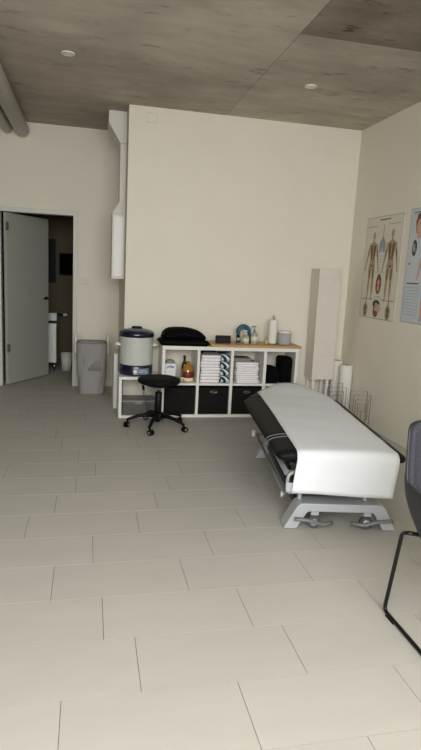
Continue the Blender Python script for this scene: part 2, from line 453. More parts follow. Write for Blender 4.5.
# ------------------------------------------------------------------ shelving
KY = 5.79; KD = .34
kx = thing('shelf_unit', 'long white cube shelf unit with eight compartments against the large wall', 'shelf', (0, KY, 0))
kx.scale = (.99, 1, .987)
Z0, Z1 = .03, .745
bm = B(); bx(bm, .768, 2.289, 0, KD, .003, .036); obj('bottom_board', bm, 'white', kx, bevel=.002)
bm = B(); bx(bm, .768, 2.289, 0, KD, .7455, .785); obj('top_board', bm, 'white', kx, bevel=.002)
bm = B(); bx(bm, .768, .80, 0, KD, .0365, .745); obj('side_panel', bm, 'white', kx, bevel=.002)
bm = B(); bx(bm, 2.254, 2.289, 0, KD, .0365, .745); obj('side_panel', bm, 'white', kx, bevel=.002)
dv = [(1.147, 1.176), (1.517, 1.549), (1.89, 1.923)]
for a, b in dv:
    bm = B(); bx(bm, a, b, .002, KD, .0365, .745); obj('divider', bm, 'white', kx, bevel=.002)
cells = [(.80, 1.147), (1.176, 1.517), (1.549, 1.89), (1.923, 2.254)]
for a, b in cells:
    bm = B(); bx(bm, a+.0005, b-.0005, .002, KD, .360, .383); obj('shelf_board', bm, 'white', kx, bevel=.002)
ft = B(); bx(ft, .79, 2.27, .03, KD-.02, 0, .003); obj('foot', ft, 'blackplastic', kx)
wt = thing('worktop', 'light wooden board lying on top of the long shelf unit', 'board', (0, KY, 0))
bm = B(); bx(bm, 1.275, 2.29, -.012, KD, .776, .801); obj('board', bm, 'wood', wt, bevel=.002)
TZ = .8016

CYF = 5.775
cu = thing('cube_shelf', 'low white single cube shelf under the blue and white pot', 'shelf', (-.017, CYF, 0))
for n_, a in (('bottom_board', (.335, .766, .003, .030)), ('top_board', (.335, .766, .413, .443))):
    bm = B(); bx(bm, a[0], a[1], 0, KD, a[2], a[3]); obj(n_, bm, 'white', cu, bevel=.002)
for a, b in ((.335, .366), (.735, .766)):
    bm = B(); bx(bm, a, b, 0, KD, .0305, .4125); obj('side_panel', bm, 'white', cu, bevel=.002)
bm = B(); bx(bm, .345, .755, .02, KD-.02, 0, .003); obj('foot', bm, 'blackplastic', cu)

sp = thing('side_board', 'tall narrow white panel standing behind the pot beside the wall corner', 'panel', (0, 0, 0))
bm = B(); bx(bm, .283, .325, 6.21, 6.62, .0, .61); obj('panel', bm, 'white', sp, bevel=.003)
bm = B(); bx(bm, .279, .329, 6.205, 6.625, .611, .625); obj('cap', bm, 'frame', sp, bevel=.003)

gb = thing('storage_box', 'grey plastic storage box with lid inside the low cube shelf', 'box', (.535, CYF+.03, .0305))
bm = B(); bx(bm, -.175, .165, 0, .26, 0, .135); obj('box_body', bm, 'greyplastic', gb, bevel=.008)
bm = B(); bx(bm, -.18, .17, -.004, .265, .136, .155); tag(obj('lid', bm, 'greylid', gb, bevel=.006), 'paler grey lid')
bm = B(); bx(bm, -.04, .03, -.008, -.0045, .118, .15); obj('latch', bm, 'greylid', gb, bevel=.001)

# baskets
def make_basket(x, label, ring):
    t = thing('storage_basket', label, 'basket', (x*.99, KY+.012, .0372), group='black baskets in the bottom row')
    h = .295; w = .162
    bm = B()
    bx(bm, -w, w, 0, .30, 0, .012); bx(bm, -w, w, 0, .012, .0121, h); bx(bm, -w, w, .288, .30, .0121, h)
    bx(bm, -w, -w+.012, .0121, .2879, .0121, h); bx(bm, w-.012, w, .0121, .2879, .0121, h)
    obj('basket_body', bm, 'woven', t, bevel=.004)
    bm = B()
    tube(bm, [(-w, .0, h+.003), (w, .0, h+.003), (w, .30, h+.003), (-w, .30, h+.003)], .006, 6, True)
    obj('rim', bm, 'blackcloth', t)
    bm = B()
    if ring:
        pts = [(.036*math.cos(2*PI*k/20), -.003, h-.048+.011*math.sin(2*PI*k/20)) for k in range(20)]
        tube(bm, pts, .0042, 6, True); tag(obj('handle_ring', bm, 'steel', t), 'metal ring round the hand hole')
    else:
        bx(bm, -.05, .05, -.004, -.0005, h-.062, h-.03); obj('hand_hole', bm, 'blackplastic', t)
    return t
make_basket(.9735, 'black woven basket behind the black stool, first in the bottom row', False)
make_basket(1.3465, 'black woven basket below the tall towel stack, in the middle', True)
make_basket(1.7195, 'black woven basket below the short towel stack, beside the treatment bed', True)

# ---- compartment 1
c1 = thing('carton', 'small white carton with pale blue print in the first compartment', 'box', (0.8672, KY+.17, 0.3790))
bm = B(); bx(bm, -.058, .058, -.05, .05, 0, .19); obj('carton_body', bm, 'carton', c1, bevel=.002)
bm = B(); prism(bm, [(-.04, .135), (-.01, .15), (.03, .138), (.045, .155), (.0, .168), (-.035, .155)], 'y', -.052, -.0505)
tag(obj('print', bm, 'blueprint', c1), 'pale blue markings')
lidm = B()
lathe(lidm, [(.0, .0), (.052, 0), (.05, .022), (.03, .035), (0, .038)], 0, 0, 20)
fb = thing('cloth_bundle', 'small grey rolled cloth on top of the white carton', 'cloth', (0.8672, KY+.17, 0.5695))
obj('roll', lidm, 'greytowel', fb)
ab = thing('bottle', 'round amber bottle with red label in the first compartment', 'bottle', (1.0600, KY+.13, 0.3790))
bm = B(); lathe(bm, [(0, 0), (.052, 0), (.063, .02), (.066, .07), (.062, .12), (.045, .165), (.022, .185), (.02, .20), (0, .20)], seg=26); obj('bottle_body', bm, 'amber', ab)
bm = B(); lathe(bm, [(.0665, .045), (.0685, .05), (.068, .105), (.064, .11)], seg=26)
for v in list(bm.verts):
    pass
dele = [f for f in bm.faces if f.calc_center_median().y > -.03 or len(f.verts) > 4]
bmesh.ops.delete(bm, geom=dele, context='FACES'); tag(obj('label', bm, 'red', ab), 'dark red label')
bm = B(); lathe(bm, [(.06, .004), (.0655, .012), (.0685, .04), (.066, .042)], seg=26)
dele = [f for f in bm.faces if f.calc_center_median().y > -.025 or len(f.verts) > 4]
bmesh.ops.delete(bm, geom=dele, context='FACES'); tag(obj('base_label', bm, 'label', ab), 'cream lower label')
bm = B(); lathe(bm, [(0, .2005), (.023, .2005), (.023, .216), (0, .218)], seg=16); obj('cap', bm, 'amber', ab)
db = thing('bottle', 'slim dark red bottle standing behind the amber bottle', 'bottle', (1.0395, KY+.245, 0.3790))
bm = B(); lathe(bm, [(0, 0), (.033, 0), (.034, .14), (.028, .175), (.014, .20), (.013, .235), (0, .235)], seg=20); obj('bottle_body', bm, 'darkglass', db)
bm = B(); lathe(bm, [(0, .2355), (.016, .2355), (.016, .262), (0, .264)], seg=14); obj('cap', bm, 'red', db)
for k, (x, y, lab, h) in enumerate(((.952, .06, 'small pale jar nearest the white carton in the first compartment', .052), (1.0, .075, 'small pale jar nearest the amber bottle in the first compartment', .045))):
    t = thing('jar', lab, 'jar', (x*.99, KY+y, .379), group='small jars in the first compartment')
    bm = B(); lathe(bm, [(0, 0), (.019, 0), (.021, .006), (.021, h-.014), (.016, h-.008), (0, h-.008)], seg=16); obj('jar_body', bm, 'clear', t)
    bm = B(); lathe(bm, [(0, h-.0075), (.0185, h-.0075), (.0185, h+.004), (0, h+.005)], seg=16); obj('lid', bm, 'cream' if k else 'steel', t)

# ---- towels
def fold_bm(w, d, h, layers=2, jit=.004):
    """a folded towel: rounded front fold, layered look"""
    bm = B(); n = 14
    for ly in range(layers):
        z0 = h*ly/layers+.0004; z1 = h*(ly+1)/layers-.0004; r = (z1-z0)/2
        dx = random.uniform(-jit, jit); prof = []
        for k in range(9):
            a = PI/2+PI*k/8
            prof.append((-d/2+r+r*math.cos(a)*1.0, (z0+z1)/2+r*math.sin(a)))
        prof += [(d/2, z0), (d/2, z1)]
        sags = [random.uniform(-.0015, .0015) for _ in range(n+1)]
        rows = []
        for i in range(n+1):
            x = -w/2+w*i/n+dx
            sq = 1-.16*abs(2*i/n-1)**6
            rows.append([bm.verts.new((x, p[0]+sags[i]*2, (z0+z1)/2+(p[1]-(z0+z1)/2)*sq)) for p in prof])
        m = len(prof)
        for a, b in zip(rows, rows[1:]):
            for k in range(m):
                f = bm.faces.new((a[k], a[(k+1) % m], b[(k+1) % m], b[k])); f.smooth = True
        bm.faces.new(rows[0]); bm.faces.new(rows[-1])
    return bm
ORD = ['bottom', 'second from the bottom', 'third from the bottom', 'fourth from the bottom', 'fifth from the bottom', 'sixth from the bottom', 'seventh from the bottom', 'eighth from the bottom', 'topmost white one']
def towel(label, x, y, z, w, d, h, m, group, layers=2, rz=0):
    o = obj('folded_towel', fold_bm(w, d, h, layers), m, loc=(x*.99, y, z)); o.rotation_euler = (0, 0, rz)
    return tag(o, label, 'towel', group)
z = .3792
for k in range(9):
    h = .033+random.uniform(-.002, .002)
    towel('folded white towel in the tall stack, '+ORD[k], 1.301+random.uniform(-.003, .003), KY+.155, z, .208, .26, h, 'towel', 'white towels in the tall stack', 1, random.uniform(-.012, .012))
    z += h+.0006
towel('folded dark grey towel on top of the tall white stack', 1.30, KY+.165, z, .17, .20, .024, 'darkgreytowel', None, 1)
z = .3792
SO = ['bottom', 'second lowest', 'second highest', 'topmost']
for k in range(4):
    h = .078
    towel('teal, black and white striped towel, %s of four beside the tall stack' % SO[k], 1.462, KY+.135, z, .092, .25, h, 'stripes', 'striped towels', 1, random.uniform(-.03, .03))
    z += h+.0006
z = .3792
hs = [.038, .042, .05, .046, .05]
SO5 = ['bottom', 'second from the bottom', 'middle', 'second from the top', 'topmost white one']
for k in range(5):
    towel('thick folded white towel in the short stack, '+SO5[k], 1.722+random.uniform(-.008, .008), KY+.15, z, .252, .24, hs[k], 'towel', 'white towels in the short stack', 2, random.uniform(-.02, .02))
    z += hs[k]+.0006
towel('folded grey towel on top of the short white stack', 1.675, KY+.19, z, .20, .2, .034, 'greytowel', None, 2)

# ---- compartment 4: black cushion and roll
def pillow_bm(w, d, h, e=2.6, nu=20, nv=20):
    bm = B(); top = []; bot = []
    for i in range(nu+1):
        rt = []; rb = []
        for j in range(nv+1):
            u = -1+2*i/nu; v = -1+2*j/nv
            t = max(0, (1-abs(u)**e))**.5*max(0, (1-abs(v)**e))**.5
            p = bm.verts.new((u*w/2, v*d/2, h/2+h/2*t)); rt.append(p)
            if i in (0, nu) or j in (0, nv): rb.append(p)
            else: rb.append(bm.verts.new((u*w/2, v*d/2, h/2-h/2*min(1, t*1.6))))
        top.append(rt); bot.append(rb)
    for i in range(nu):
        for j in range(nv):
            bm.faces.new((top[i][j], top[i+1][j], top[i+1][j+1], top[i][j+1]))
            bm.faces.new((bot[i][j], bot[i][j+1], bot[i+1][j+1], bot[i+1][j]))
    return bm
cz = thing('cushion', 'low rounded black cushion lying in the right-hand compartment', 'cushion', (1.992, KY+.15, .3795))
obj('cover', pillow_bm(.160, .27, .18, 4), 'blackcloth', cz, smooth=True)
bm = B(); tube(bm, smooth_path([(-.076, -.130, .09), (.076, -.130, .09), (.076, .130, .09), (-.076, .130, .09)], True, .05), .004, 6, True); obj('seam', bm, 'blackplastic', cz)
br = thing('bolster', 'upright black bolster standing in the right-hand compartment', 'bolster', (2.153, KY+.145, .3792))
def slab_pts(z, q):
    return [(.073*q*math.copysign(abs(math.cos(a))**.55, math.cos(a)), .126*q*math.copysign(abs(math.sin(a))**.55, math.sin(a)), z) for a in [2*PI*k/32 for k in range(32)]]
bm = B(); rg = [[bm.verts.new(p) for p in slab_pts(z_, q)] for z_, q in ((0, .9), (.014, 1), (.12, .985), (.25, 1), (.275, .94), (.287, .78))]
for a, b in zip(rg, rg[1:]):
    for k in range(32): bm.faces.new((a[k], a[(k+1) % 32], b[(k+1) % 32], b[k]))
bm.faces.new(rg[0]); bm.faces.new(rg[-1]); obj('cover', bm, 'blackcloth', br, smooth=True)
bm = B(); tube(bm, slab_pts(.262, .985), .003, 6, True); obj('seam', bm, 'blackplastic', br)

# ---- on the worktop
cs = thing('seat_pad', 'flat black pad lying under the domed cushion on the shelf', 'cushion', (.995, KY+.15, .7755))
obj('cover', pillow_bm(.54, .30, .065, 8), 'blackcloth', cs, smooth=True)
bm = B(); tube(bm, smooth_path([(-.266, -.146, .033), (.266, -.146, .033), (.266, .146, .033), (-.266, .146, .033)], True, .06), .005, 6, True); obj('piping', bm, 'blackplastic', cs)
c2 = thing('cushion', 'domed black cushion lying on the flat black pad', 'cushion', (1.0, KY+.15, .842))
bm = B(); pr = []
rows = []
for i in range(25):
    u = -1+2*i/24; hh = .118*(max(0, 1-abs(u+.12*(1-u*u))**3.6))**.5*(1-.18*max(0, u))
    rows.append((u*.235, max(hh, .012)))
rings = []
for x, h in rows:
    rg = []
    for k in range(18):
        a = 2*PI*k/18
        c, s = math.cos(a), math.sin(a)
        rg.append(bm.verts.new((x, .135*math.copysign(abs(c)**.6, c)*(.55+.45*(h/.128)**.5), h/2+h/2*math.copysign(abs(s)**.7, s))))
    rings.append(rg)
for a, b in zip(rings, rings[1:]):
    for k in range(18): bm.faces.new((a[k], a[(k+1) % 18], b[(k+1) % 18], b[k]))
bm.faces.new(rings[0]); bm.faces.new(rings[-1])
obj('cover', bm, 'blackcloth', c2, smooth=True)
bm = B(); tube(bm, [(x, -.137*(.55+.45*(h/.128)**.5), h*.42) for x, h in rows[2:-2]], .004, 6); obj('seam', bm, 'blackplastic', c2)

ck = thing('digital_clock', 'black rectangular digital clock on the wooden board', 'clock', (1.4335, KY+.13, TZ))
bm = B(); prism(bm, [(-.02, 0), (.03, 0), (.022, .082), (-.012, .082)], 'x', -.082, .082); obj('case', bm, 'blackplastic', ck, bevel=.003)
bm = B()
va = [bm.verts.new(p) for p in ((-.07, -.0195, .016), (.07, -.0195, .016), (.07, -.0145, .068), (-.07, -.0145, .068))]
vb = [bm.verts.new(v.co+Vector((0, -.001, 0))) for v in va]
bm.faces.new(va); bm.faces.new(vb)
for k in range(4): bm.faces.new((va[k], va[(k+1) % 4], vb[(k+1) % 4], vb[k]))
tag(obj('screen', bm, 'screen', ck), 'dim grey display')

def pump(label, x, y, r, h, m, capm, tall):
    t = thing('pump_bottle', label, 'bottle', (x*.99, y, TZ), group='bottles on the wooden board')
    bm = B(); lathe(bm, [(0, 0), (r, 0), (r*1.02, .006), (r, h*.72), (r*.6, h*.86), (r*.35, h*.9), (0, h*.9)], seg=22); obj('bottle_body', bm, m, t)
    bm = B(); lathe(bm, [(0, h*.905), (r*.42, h*.905), (r*.42, h), (r*.15, h+.002), (r*.15, h+tall*.6), (0, h+tall*.6)], seg=14)
    tube(bm, [(r*.4, 0, h+tall*.7), (-r*.2, 0, h+tall*.75), (-r*1.0, -.002, h+tall*.6)], .006, 8); obj('pump_head', bm, capm, t)
    bm = B(); lathe(bm, [(r*1.0, h*.2), (r*1.045, h*.2), (r*1.035, h*.55), (r*.99, h*.55)], seg=22)
    dele = [f for f in bm.faces if f.calc_center_median().y > -.2*r or len(f.verts) > 4]
    bmesh.ops.delete(bm, geom=dele, context='FACES'); obj('label', bm, 'label', t)
pump('squat clear pump bottle standing under the teal arch', 1.70, KY+.11, .035, .115, 'clear', 'cream', .035)
pump('taller clear spray bottle just right of the teal arch', 1.80, KY+.13, .036, .148, 'clear', 'greylid', .06)
sb = thing('bottle', 'small dark capped bottle left of the teal arch', 'bottle', (1.5959, KY+.10, TZ))
bm = B(); lathe(bm, [(0, 0), (.021, 0), (.022, .055), (.012, .07), (0, .07)], seg=16); obj('bottle_body', bm, 'clear', sb)
bm = B(); lathe(bm, [(0, .0705), (.015, .0705), (.014, .10), (0, .102)], seg=14); obj('cap', bm, 'blackplastic', sb)
bm = B(); lathe(bm, [(.0222, .012), (.0234, .012), (.0234, .042), (.0222, .042)], seg=16)
dele = [f for f in bm.faces if f.calc_center_median().y > 0]
bmesh.ops.delete(bm, geom=dele, context='FACES'); tag(obj('label', bm, 'ink', sb), 'dark label')
th = thing('massage_arch', 'thick teal arch standing behind the clear bottles', 'massage tool', (1.6830, KY+.225, TZ))
bm = B()
pts = [(-.060, 0, 0), (-.063, 0, .05), (-.060, 0, .10)]+[(.060*math.cos(a), 0, .118+.060*math.sin(a)) for a in [PI-PI*k/14 for k in range(15)]]+[(.067, 0, .09), (.072, 0, .03), (.074, 0, 0)]
tube(bm, pts, .023, 12, radii=[.017, .018, .021]+[.024]*15+[.021, .016, .014]); obj('arch', bm, 'teal', th)
bm = B(); 
for k in range(9):
    a = PI*.9-PI*.8*k/8
    c = Vector((.060*math.cos(a), 0, .118+.060*math.sin(a)))
    d = Vector((math.cos(a), 0, math.sin(a)))
    tube(bm, [c+d*.022, c+d*.028], .008, 6)
obj('nub_row', bm, 'teal', th)
yb = thing('small_bottle', 'tiny yellowish bottle left of the paper towel roll', 'bottle', (1.9157, KY+.10, TZ))
bm = B(); lathe(bm, [(0, 0), (.019, 0), (.02, .045), (.011, .056), (0, .056)], seg=16); obj('bottle_body', bm, 'yellow', yb)
bm = B(); lathe(bm, [(0, .0565), (.013, .0565), (.012, .088), (0, .09)], seg=14); obj('cap', bm, 'clear', yb)
pt = thing('paper_towel_roll', 'tall white paper towel roll on a holder on the board', 'paper roll', (1.9998, KY+.16, TZ))
bm = B(); lathe(bm, [(0, 0), (.06, 0), (.06, .008), (0, .009)], seg=24); obj('holder_base', bm, 'steel', pt)
bm = B(); lathe(bm, [(.014, .0095), (.046, .0095), (.047, .02), (.047, .262), (.045, .268), (.014, .268)], seg=26); obj('roll', bm, 'paperroll', pt)
bm = B(); lathe(bm, [(0, .0095), (.007, .0095), (.007, .285), (.014, .29), (.015, .305), (.008, .315), (0, .316)], seg=14); obj('holder_rod', bm, 'steel', pt)
spk = thing('smart_speaker', 'rounded light grey speaker at the right end of the board', 'speaker', (2.135, KY+.14, TZ))
bm = B(); lathe(bm, [(0, 0), (.064, 0), (.072, .012), (.074, .06), (.073, .128)], seg=30)
obj('fabric_body', bm, 'speaker', spk)
bm = B(); lathe(bm, [(.0728, .1285), (.072, .142), (.064, .154), (.03, .157), (0, .157)], seg=30); tag(obj('top_cap', bm, 'white', spk), 'smooth white top')

# ---- pot with lid
po = thing('heating_pot', 'large grey-white pot with navy lid and navy base on the low cube', 'pot', (.505, CYF+.205, .4435))
po.scale = (1, 1, 1.075)
R_ = .175
bm = B(); lathe(bm, [(0, .004), (R_-.012, 0), (R_+.002, .008), (R_+.002, .098), (R_-.004, .104), (0, .104)], seg=48); tag(obj('base', bm, 'navy', po), 'navy blue base band')
bm = B(); lathe(bm, [(0, .1045), (R_-.001, .1045), (R_, .115), (R_, .355)] + [(R_+.003, .362), (R_+.003, .372), (R_-.004, .376), (0, .376)], seg=48)
obj('drum', bm, 'enamel', po)
bm = B(); lathe(bm, [(R_-.002, .3765), (R_+.009, .377), (R_+.009, .402), (R_+.004, .42), (R_-.018, .436), (.08, .452), (.0, .456)], seg=48); tag(obj('lid', bm, 'navy', po), 'navy blue lid')
bm = B(); tube(bm, smooth_path([(-.05, 0, .445), (-.045, 0, .463), (.045, 0, .463), (.05, 0, .445)], rad=.02), .011); obj('lid_handle', bm, 'blackplastic', po)
for s in (-1, 1):
    bm = B()
    tube(bm, smooth_path([(s*(R_-.005), -.045, .292), (s*(R_+.042), -.04, .298), (s*(R_+.042), .04, .298), (s*(R_-.005), .045, .292)], rad=.025), .0105, flat=1.2); obj('side_handle', bm, 'cream', po)
bm = B()
for zz in (.335, .345): tube(bm, [((R_+.0005)*math.cos(2*PI*k/48), (R_+.0005)*math.sin(2*PI*k/48), zz) for k in range(48)], .0018, 5, True)
obj('bead_ring', bm, 'enamel', po)
bm = B()
A0, A1 = math.radians(-104), math.radians(-46); rr = R_+.0035
for k in range(10):
    a, b = A0+(A1-A0)*k/10, A0+(A1-A0)*(k+1)/10
    q = [(rr*math.cos(t), rr*math.sin(t), zz) for t, zz in ((a, .016), (b, .016), (b, .078), (a, .078))]
    f = bm.faces.new([bm.verts.new(p) for p in q])
bmesh.ops.remove_doubles(bm, verts=bm.verts, dist=1e-5)
cpn = obj('control_panel', bm, 'panel', po); tag(cpn, 'grey-blue control panel')
sm = cpn.modifiers.new('thick', 'SOLIDIFY'); sm.thickness = .003; sm.offset = 0
bm = B(); lathe(bm, [(0, 0), (.024, 0), (.021, .018), (0, .02)], seg=20)
kn = obj('dial_knob', bm, 'cream', cpn); a = math.radians(-97)
kn.location = ((rr+.002)*math.cos(a), (rr+.002)*math.sin(a), .047); kn.rotation_euler = (PI/2, 0, a+PI/2)
bm = B()
for (a0, a1, z0, z1) in ((-84, -58, .052, .058), (-84, -66, .038, .043), (-62, -55, .03, .045)):
    for k in range(4):
        a, b = math.radians(a0+(a1-a0)*k/4), math.radians(a0+(a1-a0)*(k+1)/4); r2 = rr+.0026
        bm.faces.new([bm.verts.new((r2*math.cos(t), r2*math.sin(t), zz)) for t, zz in ((a, z0), (b, z0), (b, z1), (a, z1))])
obj('panel_print', bm, 'enamel', cpn)
bm = B()
cord = [(.02, -.169, .03), (.03, -.192, .02), (.045, -.20, -.03), (.055, -.205, -.10), (.075, -.215, -.19), (.10, -.222, -.28), (.125, -.225, -.36), (.14, -.226, -.395)]
cord = smooth_path(cord, rad=.03)
tube(bm, cord, .0045, 7); tube(bm, [p+Vector((.016, 0, .004)) for p in cord[8:-4]], .003, 6)
cd = obj('power_cord', bm, 'rubber', po); tag(cd, 'grey power cord hanging down')
bm = B(); tube(bm, [(.062, -.228, -.075), (.066, -.23, -.10), (.07, -.23, -.125)], .011, 10, radii=[.006, .012, .009]); obj('switch', bm, 'blackplastic', cd)

# ---- laundry basket
lb = thing('laundry_basket', 'grey fabric laundry basket standing between the doorway and the shelves', 'basket', (.048, 7.03, 0))
prof = []
bm = B(); seg = 64; rings = []
hts = [0, .015, .03, .06, .10, .15, .2, .25, .3, .35, .4, .45, .5, .55, .60, .635]
for zi, z in enumerate(hts):
    rg = []
    for k in range(seg):
        a = 2*PI*k/seg
        r = .160+.036*(z/.635)+.004*math.sin(3*a+z*9)+.0025*math.sin(7*a-z*14)
        if z == 0: r = .156
        e = .72
        c, s = math.cos(a), math.sin(a)
        rg.append(bm.verts.new((r*math.copysign(abs(c)**e, c), r*.86*math.copysign(abs(s)**e, s), z+(.006*math.sin(4*a) if zi > 13 else 0))))
    rings.append(rg)
inner = []
for z, q in ((.635, .95), (.58, .93), (.30, .90)):
    inner.append([bm.verts.new((v.co.x*q, v.co.y*q, z)) for v in rings[-1]])
allr = rings+inner
for a, b in zip(allr, allr[1:]):
    for k in range(seg): bm.faces.new((a[k], a[(k+1) % seg], b[(k+1) % seg], b[k]))
bm.faces.new(rings[0]); bm.faces.new(inner[-1])
obj('fabric_body', bm, 'basketcloth', lb, smooth=True)
for s in (-1, 1):
    bm = B()
    tube(bm, smooth_path([(s*.194, -.05, .50), (s*.19, -.05, .70), (s*.186, .0, .745), (s*.19, .05, .70), (s*.194, .05, .50)], rad=.05), .015, 8); tag(obj('handle', bm, 'webbing', lb), 'white webbing loop handle')
bm = B(); tube(bm, [(v[0]*.99, v[1]*.99, .638) for v in [(.188*math.copysign(abs(math.cos(2*PI*k/seg))**.72, math.cos(2*PI*k/seg)), .162*math.copysign(abs(math.sin(2*PI*k/seg))**.72, math.sin(2*PI*k/seg))) for k in range(seg)]], .007, 6, True)
obj('rim', bm, 'greylid', lb)

# ---- stool
st = thing('rolling_stool', 'black round rolling stool with five castors in front of the shelves', 'stool', (.690, 5.435, 0))
bm = B(); lathe(bm, [(0, .447), (.175, .447), (.20, .456), (.211, .475), (.206, .493), (.185, .505), (.10, .509), (0, .51)], seg=40); obj('seat', bm, 'blackleather', st)
bm = B(); lathe(bm, [(0, .424), (.12, .424), (.15, .446), (0, .446)], seg=28); obj('seat_plate', bm, 'darkmetal', st)
bm = B(); lathe(bm, [(0, .36), (.017, .36), (.017, .4235), (0, .4235)], seg=16); tag(obj('piston', bm, 'steel', st), 'chrome upper piston')
bm = B(); lathe(bm, [(0, .06), (.026, .06), (.026, .10), (.034, .11), (.034, .355), (.03, .3595), (0, .3595)], seg=20); obj('column', bm, 'blackplastic', st)
bm = B(); tube(bm, smooth_path([(.03, -.02, .418), (.10, -.07, .41), (.17, -.10, .405)], rad=.02), .005); obj('height_lever', bm, 'darkmetal', st)
bm = B(); lathe(bm, [(.0345, .088), (.055, .088), (.058, .10), (.055, .148), (.0345, .155)], seg=24)
for f in [f for f in bm.faces if len(f.verts) > 4]: bm.faces.remove(f)
obj('hub', bm, 'blackplastic', st)
for k in range(5):
    a = math.radians(176+72*k); c, s = math.cos(a), math.sin(a)
    bm = B()
    pts = [(.05, .122), (.12, .125), (.20, .112), (.27, .088), (.30, .078)]
    tube(bm, [(c*r, s*r, z) for r, z in pts], .02, 10, radii=[.026, .024, .021, .018, .016], flat=.8)
    tube(bm, [(c*.297, s*.297, .085), (c*.297, s*.297, .066)], .014, 10)
    lg = obj('base_arm', bm, 'blackplastic', st)
    bm = B()
    px, py = c*.297, s*.297; ha = a+1.1; hc, hs_ = math.cos(ha), math.sin(ha)
    tube(bm, [(px, py, .066), (px+hc*.01, py+hs_*.01, .05), (px+hc*.018, py+hs_*.018, .03)], .009, 8)
    for q in (-1, 1):
        o0 = Vector((px+hc*.018, py+hs_*.018, .0275))
        ax = Vector((-hs_, hc, 0))
        tube(bm, [o0+ax*q*.008, o0+ax*q*.023], .0272, 16)
    cst = obj('castor', bm, 'rubber' if False else 'blackplastic', lg)
    for q in (-1, 1):
        bm = B(); tube(bm, [o0+ax*q*.0231, o0+ax*q*.026], .014, 12)
        tag(obj('castor_cap', bm, 'midgrey', lg), 'pale wheel hub')

# ------------------------------------------------------------------ right-hand corner
la = thing('floor_lamp', 'tall white box-shaped paper floor lamp beside the shelf unit', 'lamp', (2.625, 6.06, 0))
bm = B()
w0, w1 = .128, .125; N = 31; d_ = .115
rows = []
for i in range(N):
    z = .41+(1.645-.41)*i/(N-1); w = w0+(w1-w0)*i/(N-1)+(.0012 if i % 2 else 0); d2 = d_+(.0012 if i % 2 else 0)
    lx = .012*(1-i/(N-1))-.004
    rows.append([bm.verts.new((x*w+lx, y*d2, z)) for x, y in ((-1, -1), (1, -1), (1, 1), (-1, 1))])
for a, b in zip(rows, rows[1:]):
    for k in range(4): bm.faces.new((a[k], a[(k+1) % 4], b[(k+1) % 4], b[k]))
bm.faces.new(rows[0]); bm.faces.new(rows[-1])
obj('lamp_shade', bm, 'lampshade', la)
for z, lx in ((.407, .008), (1.648, -.004)):
    bm = B(); tube(bm, [(x*.129+lx, y*.117, z) for x, y in ((-1, -1), (1, -1), (1, 1), (-1, 1))], .004, 6, True)
    obj('shade_frame', bm, 'cream', la)
for x in (-.085, .085):
    for y in (-.08, .08):
        bm = B(); bx(bm, x-.017, x+.017, y-.012, y+.012, 0, .404); obj('leg', bm, 'cream', la, bevel=.003)

def paper_roll(label, x, y, h, r):
    t = thing('paper_roll', label, 'paper roll', (x, y, 0), group='spare bed paper rolls in the corner')
    bm = B(); lathe(bm, [(.02, 0), (r, 0), (r, h), (r-.002, h+.002), (.02, h+.002)], seg=32); obj('paper_body', bm, 'paperroll', t)
    bm = B(); lathe(bm, [(.0155, .001), (.0195, .001), (.0195, h+.004), (.0155, h+.004)], seg=20); obj('core', bm, 'greylid', t)
paper_roll('tall white paper roll in the corner, the nearer one against the right wall', 2.873, 5.845, .592, .070)
paper_roll('tall white paper roll in the corner, the one half hidden behind', 2.857, 6.06, .612, .062)

def wire_rack(label, x, y, h, w, rz):
    t = thing('wire_rack', label, 'wire rack', (x, y, 0), rz, 'grey wire racks beside the lamp')
    for yy, hh, nm in ((-.05, h*.93, 'front_panel'), (.05, h, 'rear_panel')):
        bm = B()
        for q in ((1, .72, .44) if nm == 'front_panel' else (1,)):
            wz = w/2*q; zt = hh*(1-.42*(1-q)) if q < 1 else hh; zb = .035+(1-q)*.30
            tube(bm, [(-wz, yy, zb), (wz, yy, zb), (wz, yy, zt), (-wz, yy, zt)], .0032, 6, True)
        tube(bm, [(0, yy, .035), (0, yy, .035+.28*.60)], .0025, 5)
        obj(nm, bm, 'wire', t)
    for sx in (-1, 1):
        bm = B(); tube(bm, smooth_path([(sx*(w/2+.004), -.10, .004), (sx*(w/2+.004), -.05, .037), (sx*(w/2+.004), .05, .037), (sx*(w/2+.004), .10, .004)], rad=.02), .0035, 6); obj('foot', bm, 'wire', t)
    bm = B()
    for k in range(5): tube(bm, [(-w/2+.02+k*(w-.04)/4, -.05, .04), (-w/2+.02+k*(w-.04)/4, .05, .04)], .0025, 5)
    obj('bottom_rod', bm, 'wire', t)
wire_rack('grey wire rack nearer the white floor lamp', 2.67, 5.66, .41, .225, 0)
wire_rack('grey wire rack nearer the right wall, the front one', 2.795, 5.30, .400, .185, -.10)

